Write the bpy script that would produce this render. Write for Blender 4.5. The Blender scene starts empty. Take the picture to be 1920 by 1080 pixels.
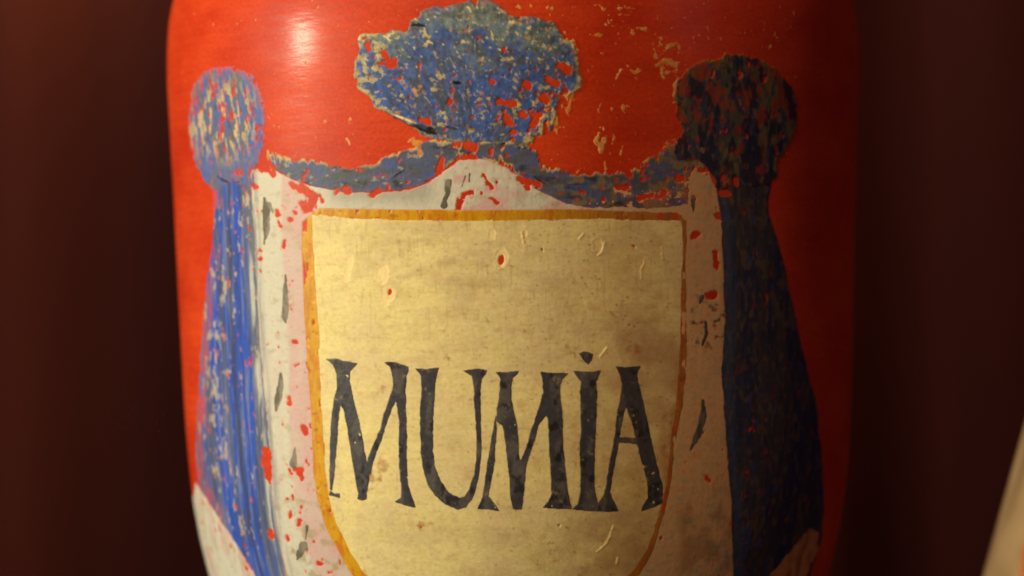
import bpy, math
import numpy as np
from mathutils import Vector, Matrix

# ---------------------------------------------------------------- camera, world, lamps, exposure
scene = bpy.context.scene
COL = scene.collection
D = 0.70            # camera to jar axis (m)
FPX = 7497.0        # focal length in pixels of a 1920 px wide picture
ZC = 0.110          # camera height
CX = -0.00075
ROLL = math.radians(0.9)

cam_d = bpy.data.cameras.new("camera")
cam = bpy.data.objects.new("camera", cam_d)
COL.objects.link(cam)
cam_d.sensor_width = 36.0
cam_d.lens = FPX * 36.0 / 1920.0
cam_d.clip_start = 0.01
cam_d.clip_end = 50.0
cam.matrix_world = (Matrix.Translation((CX, -D, ZC)) @ Matrix.Rotation(math.radians(90), 4, 'X')
                    @ Matrix.Rotation(-ROLL, 4, 'Z'))
cam_d.dof.use_dof = True
cam_d.dof.focus_distance = 0.643
cam_d.dof.aperture_fstop = 12.0
scene.render.filter_size = 1.9
scene.cycles.filter_width = 1.9
scene.camera = cam

w = bpy.data.worlds.new("World"); scene.world = w; w.use_nodes = True
bg = w.node_tree.nodes["Background"]
bg.inputs[0].default_value = (0.75, 0.24, 0.80, 1)
bg.inputs[1].default_value = 0.018

def lamp(name, az, el, dist, power, size, color, target=(0, 0, 0.12)):
    l = bpy.data.lights.new(name, 'AREA'); l.shape = 'DISK'; l.size = size
    l.energy = power; l.color = color
    o = bpy.data.objects.new(name, l); COL.objects.link(o)
    a, e = math.radians(az), math.radians(el)
    d = Vector((math.sin(a) * math.cos(e), -math.cos(a) * math.cos(e), math.sin(e)))
    t = Vector(target)
    o.location = t + d * dist
    o.rotation_euler = (-d).to_track_quat('-Z', 'Y').to_euler()
    return o
key = lamp("key_lamp", -70, 6.0, 0.85, 7.0, 0.11, (1.0, 0.90, 0.64), (0, 0, 0.15))
key.data.shape = 'ELLIPSE'; key.data.size_y = 0.025
lamp("fill_lamp", -31, 33, 1.1, 7.6, 0.22, (1.0, 0.64, 0.31), (0, 0, 0.13))
lamp("side_fill_lamp", 58, 14, 1.2, 0.75, 0.40, (1.0, 0.50, 0.46), (0, 0, 0.12))  # added reddish fill that lifts the dim right side of the jar
lamp("wall_wash_lamp", 0, 42, 0.11, 0.36, 0.05, (1.0, 0.68, 0.26), (-0.115, 0.33, 0.215))  # added unseen lamp, brightens the upper left of the wall

scene.view_settings.view_transform = 'Standard'
scene.view_settings.look = 'None'
scene.view_settings.exposure = 0.0
scene.view_settings.gamma = 1.0

# ---------------------------------------------------------------- helpers
def lin(r, g, b):
    c = np.array([r, g, b], float) / 255.0
    return np.where(c <= 0.04045, c / 12.92, ((c + 0.055) / 1.055) ** 2.4)

def sm(x, a, b):
    t = np.clip((x - a) / (b - a), 0, 1)
    return t * t * (3 - 2 * t)

def mix(a, b, wgt):
    a = np.asarray(a, float); b = np.asarray(b, float)
    wgt = np.clip(wgt, 0, 1)[..., None]
    return a * (1 - wgt) + b * wgt

def _hash(ix, iy, seed):
    h = (ix.astype(np.int64) * 374761393 + iy.astype(np.int64) * 668265263 + seed * 974634777) & 0xFFFFFFFF
    h = ((h ^ (h >> 13)) * 1274126177) & 0xFFFFFFFF
    h = ((h ^ (h >> 16)) * 2246822519) & 0xFFFFFFFF
    h = h ^ (h >> 15)
    return (h & 0xFFFF) / 65535.0 * 2 - 1

def vnoise(x, y, seed):
    xi = np.floor(x); yi = np.floor(y)
    fx = x - xi; fy = y - yi
    xi = xi.astype(np.int64); yi = yi.astype(np.int64)
    fx = fx * fx * (3 - 2 * fx); fy = fy * fy * (3 - 2 * fy)
    a = _hash(xi, yi, seed); b = _hash(xi + 1, yi, seed)
    c = _hash(xi, yi + 1, seed); d = _hash(xi + 1, yi + 1, seed)
    return (a * (1 - fx) + b * fx) * (1 - fy) + (c * (1 - fx) + d * fx) * fy

def fbm(x, y, sx, sy, seed, octv=3, gain=0.55):
    """value noise, wavelengths sx, sy in photo pixels; about -1..1"""
    r = np.zeros_like(x); amp = 1.0; tot = 0.0
    ca, sa = math.cos(0.5), math.sin(0.5)
    u, v = x / sx, y / sy
    for o in range(octv):
        r += amp * vnoise(u + 17.3 * o + seed * 3.1, v - 9.7 * o, seed * 7 + o)
        tot += amp; amp *= gain
        u, v = u * 2.03, v * 2.03
        if abs(sx - sy) < 0.3 * sx:
            u, v = u * ca - v * sa, u * sa + v * ca
    return r / (tot * 0.62)

def sdpoly(px, py, pts):
    """signed distance, positive inside"""
    P = np.asarray(pts, float)
    d = np.full(px.shape, 1e18); ins = np.zeros(px.shape, bool)
    n = len(P)
    for i in range(n):
        ax, ay = P[i - 1]; bx, by = P[i]
        ex, ey = bx - ax, by - ay
        wx, wy = px - ax, py - ay
        L = ex * ex + ey * ey
        if L < 1e-9: continue
        t = np.clip((wx * ex + wy * ey) / L, 0, 1)
        d = np.minimum(d, (wx - t * ex) ** 2 + (wy - t * ey) ** 2)
        if ay != by:
            c = (ay > py) != (by > py)
            xi = ax + (py - ay) / (by - ay) * ex
            ins ^= c & (px < xi)
    d = np.sqrt(d)
    return np.where(ins, d, -d)

def stroke(px, py, pts, wob=0):
    """union of tapered capsules; pts (x, y, r); positive inside"""
    best = np.full(px.shape, -1e9)
    for (ax, ay, ra), (bx, by, rb) in zip(pts[:-1], pts[1:]):
        ex, ey = bx - ax, by - ay; L = ex * ex + ey * ey + 1e-9
        t = np.clip(((px - ax) * ex + (py - ay) * ey) / L, 0, 1)
        dd = np.hypot(px - ax - t * ex, py - ay - t * ey)
        best = np.maximum(best, ra + (rb - ra) * t - dd)
    return best

def ell(px, py, cx, cy, rx, ry, ang=0):
    c, s = math.cos(math.radians(ang)), math.sin(math.radians(ang))
    u = (px - cx) * c + (py - cy) * s; v = -(px - cx) * s + (py - cy) * c
    k = np.sqrt((u / rx) ** 2 + (v / ry) ** 2)
    return (1 - k) * min(rx, ry)

def interp(pts, y):
    a = np.array(pts, float)
    return np.interp(y, a[:, 0], a[:, 1])

# ---------------------------------------------------------------- jar profile from its silhouette (row y, half width in px)
SIL = [(-240, 352), (-205, 356), (-196, 380), (-185, 430), (-168, 490), (-145, 540), (-115, 578), (-80, 608), (-45, 622),
       (-15, 633.5), (0, 637.5), (30, 643.5), (60, 646.5), (100, 648.2), (150, 648.5), (220, 645.5), (350, 640), (560, 633), (780, 624.5), (870, 618),
       (920, 613), (1000, 600), (1080, 581), (1160, 553), (1250, 512), (1340, 452), (1420, 385), (1490, 325),
       (1550, 305), (1600, 330), (1640, 400), (1665, 442), (1690, 450), (1712, 448), (1719, 440)]
ys = np.array([a for a, b in SIL], float); rp = np.array([b for a, b in SIL], float)
yd = np.linspace(ys[0], ys[-1], 1600)
rd = np.interp(yd, ys, rp)
kern = np.exp(-0.5 * (np.arange(-40, 41) / 15.0) ** 2); kern /= kern.sum()
rd = np.convolve(np.pad(rd, 40, mode='edge'), kern, 'valid')
ss = rd / FPX
R_ = D * ss / np.sqrt(1 + ss * ss)
Z_ = ZC - (yd - 540) * (D - R_ ** 2 / D) / FPX
Z_ -= Z_[-1]
dz0 = Z_[np.argmin(abs(yd - 540))] - ZC       # the foot stands on the shelf at z = 0
ZC2 = ZC + dz0
cam.location.z = ZC2
ZC = ZC2
o_ = np.argsort(Z_); ZP = Z_[o_]; RP = R_[o_]
def rad(z): return np.interp(z, ZP, RP)
def surf(th, z, h):
    e = 0.0008
    r = rad(z); dr = (rad(z + e) - rad(z - e)) / (2 * e)
    k = 1 / np.sqrt(1 + dr * dr)
    rr = r + h * k; zz = z - h * k * dr
    return rr * np.sin(th), -rr * np.cos(th), zz
def project(x, y, z):
    dp = y + D
    xr = (x - CX) / dp * FPX; yr = -(z - ZC) / dp * FPX
    c, s = math.cos(ROLL), math.sin(ROLL)
    return 960 + xr * c + yr * s, 540 - xr * s + yr * c

# dense grid over the front of the jar
MM = 0.001
CELL = 1.5
R0 = 0.06
th_list = [0.0]; t_ = 0.0
pxrad = 11714 * R0
while t_ < math.radians(96):
    t_ += min(CELL / (pxrad * max(math.cos(t_), 0.01)), 2.4 * CELL / pxrad)
    th_list.append(t_)
TH = np.array([-a for a in th_list[:0:-1]] + th_list)
zt = ZC + 0.0545; zb = ZC - 0.066
ZZ = np.arange(zt, zb, -CELL / 11714)
GT, GZ = np.meshgrid(TH, ZZ)
gx, gy, gz = surf(GT, GZ, 0)
GPX, GPY = project(gx, gy, gz)
GS = GT * pxrad + 960.0                # surface coordinates in pixel units, for noise
GV = (ZC - GZ) * 11714 + 540.0
NR, NC = GT.shape

# ---------------------------------------------------------------- materials
def mat_paint(name, rough=0.45, bump=0.12, var=0.12, coat=0.0, grain=(900, 900, 900), spec=0.22, rv=0.15):
    m = bpy.data.materials.new(name); m.use_nodes = True
    nt = m.node_tree; N = nt.nodes; L = nt.links
    b = N["Principled BSDF"]
    at = N.new("ShaderNodeAttribute"); at.attribute_name = "pigment"
    tc = N.new("ShaderNodeTexCoord"); mp = N.new("ShaderNodeMapping")
    mp.inputs['Scale'].default_value = grain
    L.new(tc.outputs['Object'], mp.inputs[0])
    n = N.new("ShaderNodeTexNoise"); n.inputs['Scale'].default_value = 1.0; n.inputs['Detail'].default_value = 4
    n.inputs['Roughness'].default_value = 0.65
    L.new(mp.outputs[0], n.inputs['Vector'])
    mr = N.new("ShaderNodeMapRange"); mr.inputs[1].default_value = 0.25; mr.inputs[2].default_value = 0.75
    mr.inputs[3].default_value = 1 - var; mr.inputs[4].default_value = 1 + var
    L.new(n.outputs[0], mr.inputs[0])
    mx = N.new("ShaderNodeVectorMath"); mx.operation = 'SCALE'
    L.new(at.outputs['Color'], mx.inputs[0]); L.new(mr.outputs[0], mx.inputs['Scale'])
    L.new(mx.outputs[0], b.inputs['Base Color'])
    r2 = N.new("ShaderNodeMapRange"); r2.inputs[1].default_value = 0.3; r2.inputs[2].default_value = 0.7
    r2.inputs[3].default_value = rough - rv / 2; r2.inputs[4].default_value = rough + rv / 2
    L.new(n.outputs[0], r2.inputs[0]); L.new(r2.outputs[0], b.inputs['Roughness'])
    bp = N.new("ShaderNodeBump"); bp.inputs['Strength'].default_value = bump; bp.inputs['Distance'].default_value = 0.0002
    L.new(n.outputs[0], bp.inputs['Height']); L.new(bp.outputs[0], b.inputs['Normal'])
    b.inputs['Specular IOR Level'].default_value = spec
    b.inputs['Coat Weight'].default_value = coat
    b.inputs['Coat Roughness'].default_value = 0.3
    return m

M_THICK = mat_paint("thick_weathered_paint", 0.5, 0.35, 0.16, grain=(1500, 1500, 900))
M_FLAT = mat_paint("flat_aged_paint", 0.48, 0.25, 0.07, grain=(1300, 1300, 1300))
M_PANEL = mat_paint("cream_label_paint", 0.58, 0.2, 0.08, grain=(1700, 1700, 2200))
M_INK = mat_paint("black_letter_paint", 0.4, 0.3, 0.22, grain=(1400, 1400, 1400))
M_GOLD = mat_paint("ochre_line_paint", 0.42, 0.3, 0.12, grain=(1600, 1600, 900))

def mat_body():
    m = bpy.data.materials.new("varnished_red_paint"); m.use_nodes = True
    nt = m.node_tree; N = nt.nodes; L = nt.links
    b = N["Principled BSDF"]
    tc = N.new("ShaderNodeTexCoord"); sx = N.new("ShaderNodeSeparateXYZ")
    L.new(tc.outputs['Object'], sx.inputs[0])
    at = N.new("ShaderNodeMath"); at.operation = 'ARCTAN2'
    L.new(sx.outputs[0], at.inputs[0])
    ng = N.new("ShaderNodeMath"); ng.operation = 'MULTIPLY'; ng.inputs[1].default_value = -1
    L.new(sx.outputs[1], ng.inputs[0]); L.new(ng.outputs[0], at.inputs[1])
    ar = N.new("ShaderNodeMath"); ar.operation = 'MULTIPLY'; ar.inputs[1].default_value = 0.06
    L.new(at.outputs[0], ar.inputs[0])
    cb = N.new("ShaderNodeCombineXYZ"); L.new(ar.outputs[0], cb.inputs[0]); L.new(sx.outputs[2], cb.inputs[1])
    def noise(scale, detail=4, rot=0, rough=0.6, dist=0.0):
        mp = N.new("ShaderNodeMapping"); mp.inputs['Scale'].default_value = scale; mp.inputs['Rotation'].default_value = (0, 0, rot)
        L.new(cb.outputs[0], mp.inputs[0])
        n = N.new("ShaderNodeTexNoise"); n.inputs['Scale'].default_value = 1; n.inputs['Detail'].default_value = detail
        n.inputs['Roughness'].default_value = rough; n.inputs['Distortion'].default_value = dist
        L.new(mp.outputs[0], n.inputs['Vector']); return n.outputs[0]
    big = noise((45, 70, 1), 3); strk = noise((130, 1100, 1), 4, rot=-0.10); fine = noise((1500, 1700, 1), 3)
    rp1 = N.new("ShaderNodeValToRGB")
    e = rp1.color_ramp.elements
    e[0].position = 0.32; e[0].color = (*lin(180, 46, 17), 1)
    e[1].position = 0.72; e[1].color = (*lin(208, 72, 28), 1)
    L.new(big, rp1.inputs[0])
    mx = N.new("ShaderNodeMix"); mx.data_type = 'RGBA'; mx.blend_type = 'MULTIPLY'; mx.inputs[0].default_value = 1
    mr = N.new("ShaderNodeMapRange"); mr.inputs[1].default_value = .3; mr.inputs[2].default_value = .7; mr.inputs[3].default_value = .82; mr.inputs[4].default_value = 1.12
    L.new(fine, mr.inputs[0])
    sv = N.new("ShaderNodeMapRange"); sv.inputs[1].default_value = .3; sv.inputs[2].default_value = .7; sv.inputs[3].default_value = .94; sv.inputs[4].default_value = 1.05
    L.new(strk, sv.inputs[0]); mm = N.new("ShaderNodeMath"); mm.operation = 'MULTIPLY'; L.new(mr.outputs[0], mm.inputs[0]); L.new(sv.outputs[0], mm.inputs[1])
    L.new(rp1.outputs[0], mx.inputs[6]); L.new(mm.outputs[0], mx.inputs[7])
    gr = noise((2600, 2600, 1), 2)
    gm = N.new("ShaderNodeMapRange"); gm.inputs[1].default_value = .5; gm.inputs[2].default_value = .75; gm.inputs[3].default_value = 0; gm.inputs[4].default_value = .45
    L.new(gr, gm.inputs[0])
    mg = N.new("ShaderNodeMix"); mg.data_type = 'RGBA'; L.new(gm.outputs[0], mg.inputs[0]); L.new(mx.outputs[2], mg.inputs[6]); mg.inputs[7].default_value = (*lin(176, 44, 40), 1)
    # small pale dust specks
    vo = N.new("ShaderNodeTexVoronoi"); vo.inputs['Scale'].default_value = 210; L.new(cb.outputs[0], vo.inputs['Vector'])
    wn = N.new("ShaderNodeMath"); wn.operation = 'LESS_THAN'; wn.inputs[1].default_value = 0.055; L.new(vo.outputs['Distance'], wn.inputs[0])
    sp = N.new("ShaderNodeSeparateColor"); L.new(vo.outputs['Color'], sp.inputs[0])
    g2 = N.new("ShaderNodeMath"); g2.operation = 'GREATER_THAN'; g2.inputs[1].default_value = 0.78; L.new(sp.outputs[0], g2.inputs[0])
    an = N.new("ShaderNodeMath"); an.operation = 'MULTIPLY'; L.new(wn.outputs[0], an.inputs[0]); L.new(g2.outputs[0], an.inputs[1])
    m2 = N.new("ShaderNodeMix"); m2.data_type = 'RGBA'; L.new(an.outputs[0], m2.inputs[0]); L.new(mg.outputs[2], m2.inputs[6]); m2.inputs[7].default_value = (*lin(225, 130, 85), 1)
    L.new(m2.outputs[2], b.inputs['Base Color'])
    rr = N.new("ShaderNodeMapRange"); rr.inputs[1].default_value = .3; rr.inputs[2].default_value = .7; rr.inputs[3].default_value = .40; rr.inputs[4].default_value = .56
    L.new(strk, rr.inputs[0]); L.new(rr.outputs[0], b.inputs['Roughness'])
    b1 = N.new("ShaderNodeBump"); b1.inputs['Strength'].default_value = 0.4; b1.inputs['Distance'].default_value = 0.00006; L.new(strk, b1.inputs['Height'])
    b2 = N.new("ShaderNodeBump"); b2.inputs['Strength'].default_value = 0.15; b2.inputs['Distance'].default_value = 0.0001; L.new(fine, b2.inputs['Height'])
    b3 = N.new("ShaderNodeBump"); b3.inputs['Strength'].default_value = 0.3; b3.inputs['Distance'].default_value = 0.0004; L.new(big, b3.inputs['Height'])
    L.new(b3.outputs[0], b1.inputs['Normal']); L.new(b1.outputs[0], b2.inputs['Normal']); L.new(b2.outputs[0], b.inputs['Normal'])
    b.inputs['Specular IOR Level'].default_value = 0.17
    b.inputs['Coat Weight'].default_value = 0.11
    b.inputs['Coat IOR'].default_value = 1.45
    b.inputs['Coat Roughness'].default_value = 0.19
    st2 = noise((260, 1150, 1), 4, rot=-0.22, rough=0.6)
    b4 = N.new("ShaderNodeBump"); b4.inputs['Strength'].default_value = 0.9; b4.inputs['Distance'].default_value = 0.000035
    L.new(st2, b4.inputs['Height']); L.new(b3.outputs[0], b4.inputs['Normal'])
    L.new(b4.outputs[0], b.inputs['Coat Normal'])
    return m
M_BODY = mat_body()

def mat_simple(name, c1, c2, scale, rough, bump=0.2, dist=0.001):
    m = bpy.data.materials.new(name); m.use_nodes = True
    nt = m.node_tree; N = nt.nodes; L = nt.links
    b = N["Principled BSDF"]
    tc = N.new("ShaderNodeTexCoord"); mp = N.new("ShaderNodeMapping"); mp.inputs['Scale'].default_value = scale
    L.new(tc.outputs['Object'], mp.inputs[0])
    n = N.new("ShaderNodeTexNoise"); n.inputs['Scale'].default_value = 1; n.inputs['Detail'].default_value = 5
    L.new(mp.outputs[0], n.inputs['Vector'])
    r = N.new("ShaderNodeValToRGB"); r.color_ramp.elements[0].position = .35; r.color_ramp.elements[1].position = .68
    r.color_ramp.elements[0].color = (*c1, 1); r.color_ramp.elements[1].color = (*c2, 1)
    L.new(n.outputs[0], r.inputs[0]); L.new(r.outputs[0], b.inputs['Base Color'])
    b.inputs['Roughness'].default_value = rough
    b.inputs['Specular IOR Level'].default_value = 0.12 if rough > 0.6 else 0.5
    bp = N.new("ShaderNodeBump"); bp.inputs['Strength'].default_value = bump; bp.inputs['Distance'].default_value = dist
    L.new(n.outputs[0], bp.inputs['Height']); L.new(bp.outputs[0], b.inputs['Normal'])
    return m
M_WALL = mat_simple("dark_brown_wood", (0.029, 0.0048, 0.0056), (0.068, 0.0112, 0.0062), (26, 26, 0.7), 0.8)
M_SHELF = mat_simple("dark_shelf_wood", (0.022, 0.008, 0.006), (0.05, 0.018, 0.01), (2, 40, 40), 0.5)
M_CREAM = mat_simple("cream_glaze", lin(112, 92, 68), lin(160, 138, 104), (120, 120, 60), 0.35, 0.05)
M_ORANGE = mat_simple("orange_glaze", lin(150, 78, 30), lin(172, 96, 36), (200, 200, 200), 0.35, 0.1)

# ---------------------------------------------------------------- mesh builders
def mesh_obj(name, verts, faces_flat, loop_tot, mat, parent=None, smooth=True, pig=None):
    me = bpy.data.meshes.new(name)
    nv = len(verts); me.vertices.add(nv); me.vertices.foreach_set("co", np.ascontiguousarray(verts, dtype=np.float32).ravel())
    nl = len(faces_flat); me.loops.add(nl); me.loops.foreach_set("vertex_index", np.asarray(faces_flat, dtype=np.int32))
    npoly = len(loop_tot); me.polygons.add(npoly)
    st = np.concatenate([[0], np.cumsum(loop_tot)[:-1]]).astype(np.int32)
    me.polygons.foreach_set("loop_start", st)
    me.polygons.foreach_set("loop_total", np.asarray(loop_tot, dtype=np.int32))
    me.update(calc_edges=True)
    if smooth: me.polygons.foreach_set("use_smooth", np.ones(npoly, bool))
    if pig is not None:
        a = me.color_attributes.new("pigment", 'FLOAT_COLOR', 'POINT')
        c = np.ones((nv, 4), np.float32); c[:, :3] = pig
        a.data.foreach_set("color", c.ravel())
    me.validate()
    me.materials.append(mat)
    o = bpy.data.objects.new(name, me); COL.objects.link(o)
    if parent: o.parent = parent
    return o

def lathe(name, rs, zs, mat, parent=None, seg=240, cx=0, cy=0):
    rs = np.asarray(rs, float); zs = np.asarray(zs, float); n = len(rs)
    a = np.linspace(0, 2 * math.pi, seg, endpoint=False)
    X = rs[:, None] * np.sin(a)[None]; Y = -rs[:, None] * np.cos(a)[None]
    Z = np.repeat(zs[:, None], seg, 1)
    V = np.stack([X + cx, Y + cy, Z], -1).reshape(-1, 3)
    i, j = np.meshgrid(np.arange(n - 1), np.arange(seg), indexing='ij'); j2 = (j + 1) % seg
    q = np.stack([i * seg + j, i * seg + j2, (i + 1) * seg + j2, (i + 1) * seg + j], -1).reshape(-1, 4)
    flat = q.ravel(); tot = np.full(len(q), 4)
    # end caps
    flat = np.concatenate([flat, np.arange(seg)[::-1], (n - 1) * seg + np.arange(seg)])
    tot = np.concatenate([tot, [seg, seg]])
    o = mesh_obj(name, V, flat, tot, mat, parent)
    return o

def paint(name, bbox, fn, mat, parent, label=None, edge=2.0, soft=0.0, under=None):
    """a layer of paint on the jar. fn(P) -> f (px, positive where there is paint), h (mm above the wood), pigment"""
    x0, y0, x1, y1 = bbox
    msk = (GPX > x0) & (GPX < x1) & (GPY > y0) & (GPY < y1)
    rr = np.where(msk.any(1))[0]; cc = np.where(msk.any(0))[0]
    if len(rr) == 0: return None
    a, b, c, d = rr[0], rr[-1] + 1, cc[0], cc[-1] + 1
    sl = (slice(a, b), slice(c, d))
    P = dict(x=GPX[sl], y=GPY[sl], s=GS[sl], v=GV[sl], th=GT[sl])
    f, h, col = fn(P)
    f = np.maximum(f, -50.0)
    if soft: col = mix(col, under, sm(-f, -soft * 1.4, 0.2) * 0.6)      # paint rubbed thin at its edge
    h = h * 0.62
    f[np.abs(f) < 1e-6] = 1e-6
    h = h * sm(f, -0.3, edge) - 0.02 * (1 - sm(f, -0.3, edge * 0.5))
    h = np.broadcast_to(h, f.shape)
    n0, n1 = f.shape
    idx = np.arange(n0 * n1).reshape(n0, n1)
    A = idx[:-1, :-1].ravel(); B = idx[:-1, 1:].ravel(); C = idx[1:, 1:].ravel(); E = idx[1:, :-1].ravel()
    F = f.ravel(); pos = F > 0
    npz = pos[A].astype(int) + pos[B] + pos[C] + pos[E]
    full = npz == 4
    quads = np.stack([A[full], E[full], C[full], B[full]], -1)
    part = (npz > 0) & (npz < 4)
    tris = np.concatenate([np.stack([A[part], E[part], C[part]], -1), np.stack([A[part], C[part], B[part]], -1)])
    k = pos[tris].sum(1)
    t3 = tris[k == 3]
    t1 = tris[k == 1]; r = np.argmax(pos[t1], 1); ar = np.arange(len(t1))
    p1 = t1[ar, r]; q1 = t1[ar, (r + 1) % 3]; s1 = t1[ar, (r + 2) % 3]
    t2 = tris[k == 2]; r = np.argmin(pos[t2], 1); ar = np.arange(len(t2))
    n2 = t2[ar, r]; q2 = t2[ar, (r + 1) % 3]; s2 = t2[ar, (r + 2) % 3]
    big = n0 * n1
    def ek(u, v): return np.minimum(u, v).astype(np.int64) * big + np.maximum(u, v) + big   # edge keys > big
    T1 = np.stack([p1, ek(p1, q1), ek(p1, s1)], -1) if len(t1) else np.zeros((0, 3), np.int64)
    Q2 = np.stack([ek(n2, q2), q2, s2, ek(n2, s2)], -1) if len(t2) else np.zeros((0, 4), np.int64)
    flat = np.concatenate([quads.ravel(), Q2.ravel(), t3.ravel(), T1.ravel()]).astype(np.int64)
    tot = np.concatenate([np.full(len(quads) + len(Q2), 4), np.full(len(t3) + len(T1), 3)])
    if len(tot) == 0: return None
    uq, inv = np.unique(flat, return_inverse=True)
    isg = uq < big
    ee = np.where(isg, 0, uq - big)
    i0 = np.where(isg, uq, ee // big); i1 = np.where(isg, uq, ee % big)
    f0, f1 = F[i0], F[i1]
    den = np.where(isg, 1, f0 - f1); t = np.where(isg, 0, f0 / den)
    def ip(arr): arr = arr.reshape(big, -1); return arr[i0] * (1 - t)[:, None] + arr[i1] * t[:, None]
    th = ip(GT[sl].copy())[:, 0]; z = ip(GZ[sl].copy())[:, 0]; hh = ip(np.ascontiguousarray(h))[:, 0]
    col = np.clip(np.broadcast_to(col, f.shape + (3,)), 0.001, 0.9)
    cv = ip(np.ascontiguousarray(col))
    X, Y, Z = surf(th, z, hh * MM)
    o = mesh_obj(name, np.stack([X, Y, Z], -1), inv.ravel(), tot, mat, parent, pig=cv)
    if label: o["label"] = label
    return o

# ---------------------------------------------------------------- the setting
def box(name, x0, x1, y0, y1, z0, z1, mat, kind='structure', parent=None):
    v = [(x, y, z) for x in (x0, x1) for y in (y0, y1) for z in (z0, z1)]
    f = [(0, 1, 3, 2), (4, 6, 7, 5), (0, 4, 5, 1), (2, 3, 7, 6), (0, 2, 6, 4), (1, 5, 7, 3)]
    me = bpy.data.meshes.new(name); me.from_pydata(v, [], f); me.update(); me.materials.append(mat)
    o = bpy.data.objects.new(name, me); COL.objects.link(o)
    if kind: o["kind"] = kind
    if parent: o.parent = parent
    return o
# back wall with a gently uneven face, so that it carries soft upright bands
nx = 160
xs = np.linspace(-0.7, 0.7, nx)
off = 0.006 * np.sin(xs * 34 + 1.3) + 0.004 * np.sin(xs * 71) + 0.003 * np.sin(xs * 123 + 2)
V = []
for z in (-0.02, 0.62):
    for x, q in zip(xs, off): V.append((x, 0.33 + q, z))
for z in (-0.02, 0.62):
    for x in xs: V.append((x, 0.37, z))
V = np.array(V)
fl = []
for i in range(nx - 1):
    fl += [i, i + 1, nx + i + 1, nx + i]
    fl += [2 * nx + i + 1, 2 * nx + i, 3 * nx + i, 3 * nx + i + 1]
    fl += [nx + i, nx + i + 1, 3 * nx + i + 1, 3 * nx + i]
    fl += [i + 1, i, 2 * nx + i, 2 * nx + i + 1]
wall = mesh_obj("back_wall", V, np.array(fl), np.full(len(fl) // 4, 4), M_WALL)
wall["kind"] = 'structure'
box("shelf", -0.7, 0.7, -0.19, 0.32, -0.02, 0.0, M_SHELF)

# ---------------------------------------------------------------- the red jar
jar = bpy.data.objects.new("apothecary_jar", None); COL.objects.link(jar)
jar["label"] = "red painted apothecary jar with cream label lettered MUMIA and chipped blue drapery"
jar["category"] = "jar"
zfine = np.concatenate([np.linspace(ZP[0], ZP[-1], 700)])
lathe("body", rad(zfine), zfine, M_BODY, jar, seg=400)
ztop = ZP[-1]
lathe("lid", [0.036, 0.0385, 0.0392, 0.0385, 0.036, 0.030, 0.020, 0.010, 0.006, 0.0065, 0.010, 0.0115, 0.010, 0.005, 0.001],
      [ztop + t for t in (0.0004, 0.0006, 0.003, 0.0055, 0.007, 0.011, 0.015, 0.0175, 0.019, 0.021, 0.0235, 0.027, 0.031, 0.0335, 0.034)],
      M_BODY, jar, seg=160)

# pigments
RED = lin(210, 62, 22); CREAM = lin(220, 214, 156); WHITE = lin(192, 196, 188); PINK = lin(192, 162, 166)
OCH = lin(206, 138, 22); BLUE = lin(44, 82, 190); SLATE = lin(78, 92, 134); GREEN = lin(120, 134, 124)
BONE = lin(190, 176, 128); DARK = lin(42, 46, 56); INK = lin(60, 62, 72); NAVY = lin(44, 58, 96); PURP = lin(140, 92, 120)

def chips(P, sx, sy, seed, thr, sharp=9.0):
    return (thr - fbm(P['s'], P['v'], sx, sy, seed, 3)) * sharp

# edges read off the photograph, as (row, column)
B_OUT_L = [(380, 564), (415, 565), (500, 566), (590, 570), (700, 577), (770, 583), (885, 587), (942, 596), (988, 610), (1037, 636), (1074, 656), (1120, 700), (1160, 760), (1185, 840), (1193, 925)]
B_IN_L = [(380, 583), (405, 583), (480, 589), (560, 595), (640, 599), (770, 604), (879, 611), (942, 619), (985, 633), (1028, 653), (1077, 685), (1112, 722), (1145, 780), (1166, 850), (1172, 925)]
B_IN_R = [(380, 1278), (412, 1278), (470, 1280), (560, 1276), (640, 1275), (700, 1272), (760, 1267), (830, 1257), (905, 1250), (965, 1236), (1030, 1214), (1075, 1184), (1112, 1140), (1145, 1080), (1166, 1000), (1172, 925)]
B_OUT_R = [(380, 1290), (412, 1289), (470, 1289), (560, 1289), (640, 1290), (700, 1289), (760, 1281), (830, 1268), (905, 1260), (965, 1248), (1030, 1227), (1075, 1203), (1122, 1160), (1162, 1095), (1186, 1010), (1193, 925)]
TOP_OUT = [(560, 390), (600, 389), (700, 391), (800, 392), (900, 393), (1060, 391), (1150, 394), (1270, 396), (1300, 398)]
TOP_IN = [(560, 402), (583, 401), (620, 404), (660, 408), (700, 410), (880, 412), (1000, 411), (1140, 408), (1165, 411), (1230, 412), (1300, 412)]
DR_R = [(300, 1338), (352, 1341), (404, 1349), (446, 1352), (508, 1354), (605, 1357), (705, 1351), (770, 1356), (850, 1361), (945, 1369), (1033, 1372), (1250, 1374)]
DL_R = [(330, 474), (400, 476), (450, 480), (520, 482), (600, 487), (700, 494), (780, 503), (860, 509), (950, 515), (1010, 524), (1080, 541), (1250, 590)]

PANEL = [(583, 401), (620, 403), (660, 408), (700, 410), (880, 412), (1000, 411), (1140, 408), (1165, 411), (1230, 412), (1279, 412)] \
    + [(x + 2, y) for y, x in B_IN_R[2:]] + [(x - 2, y) for y, x in B_IN_L[::-1][1:-2]]
FRAME = [(x, y) for x, y in TOP_OUT[1:-1]] + [(x, y) for y, x in B_OUT_R[1:]] + [(x, y) for y, x in B_OUT_L[::-1][1:-1]]

def poly_of(left, right):
    return [(x, y) for y, x in left] + [(x, y) for y, x in right[::-1]]

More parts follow.
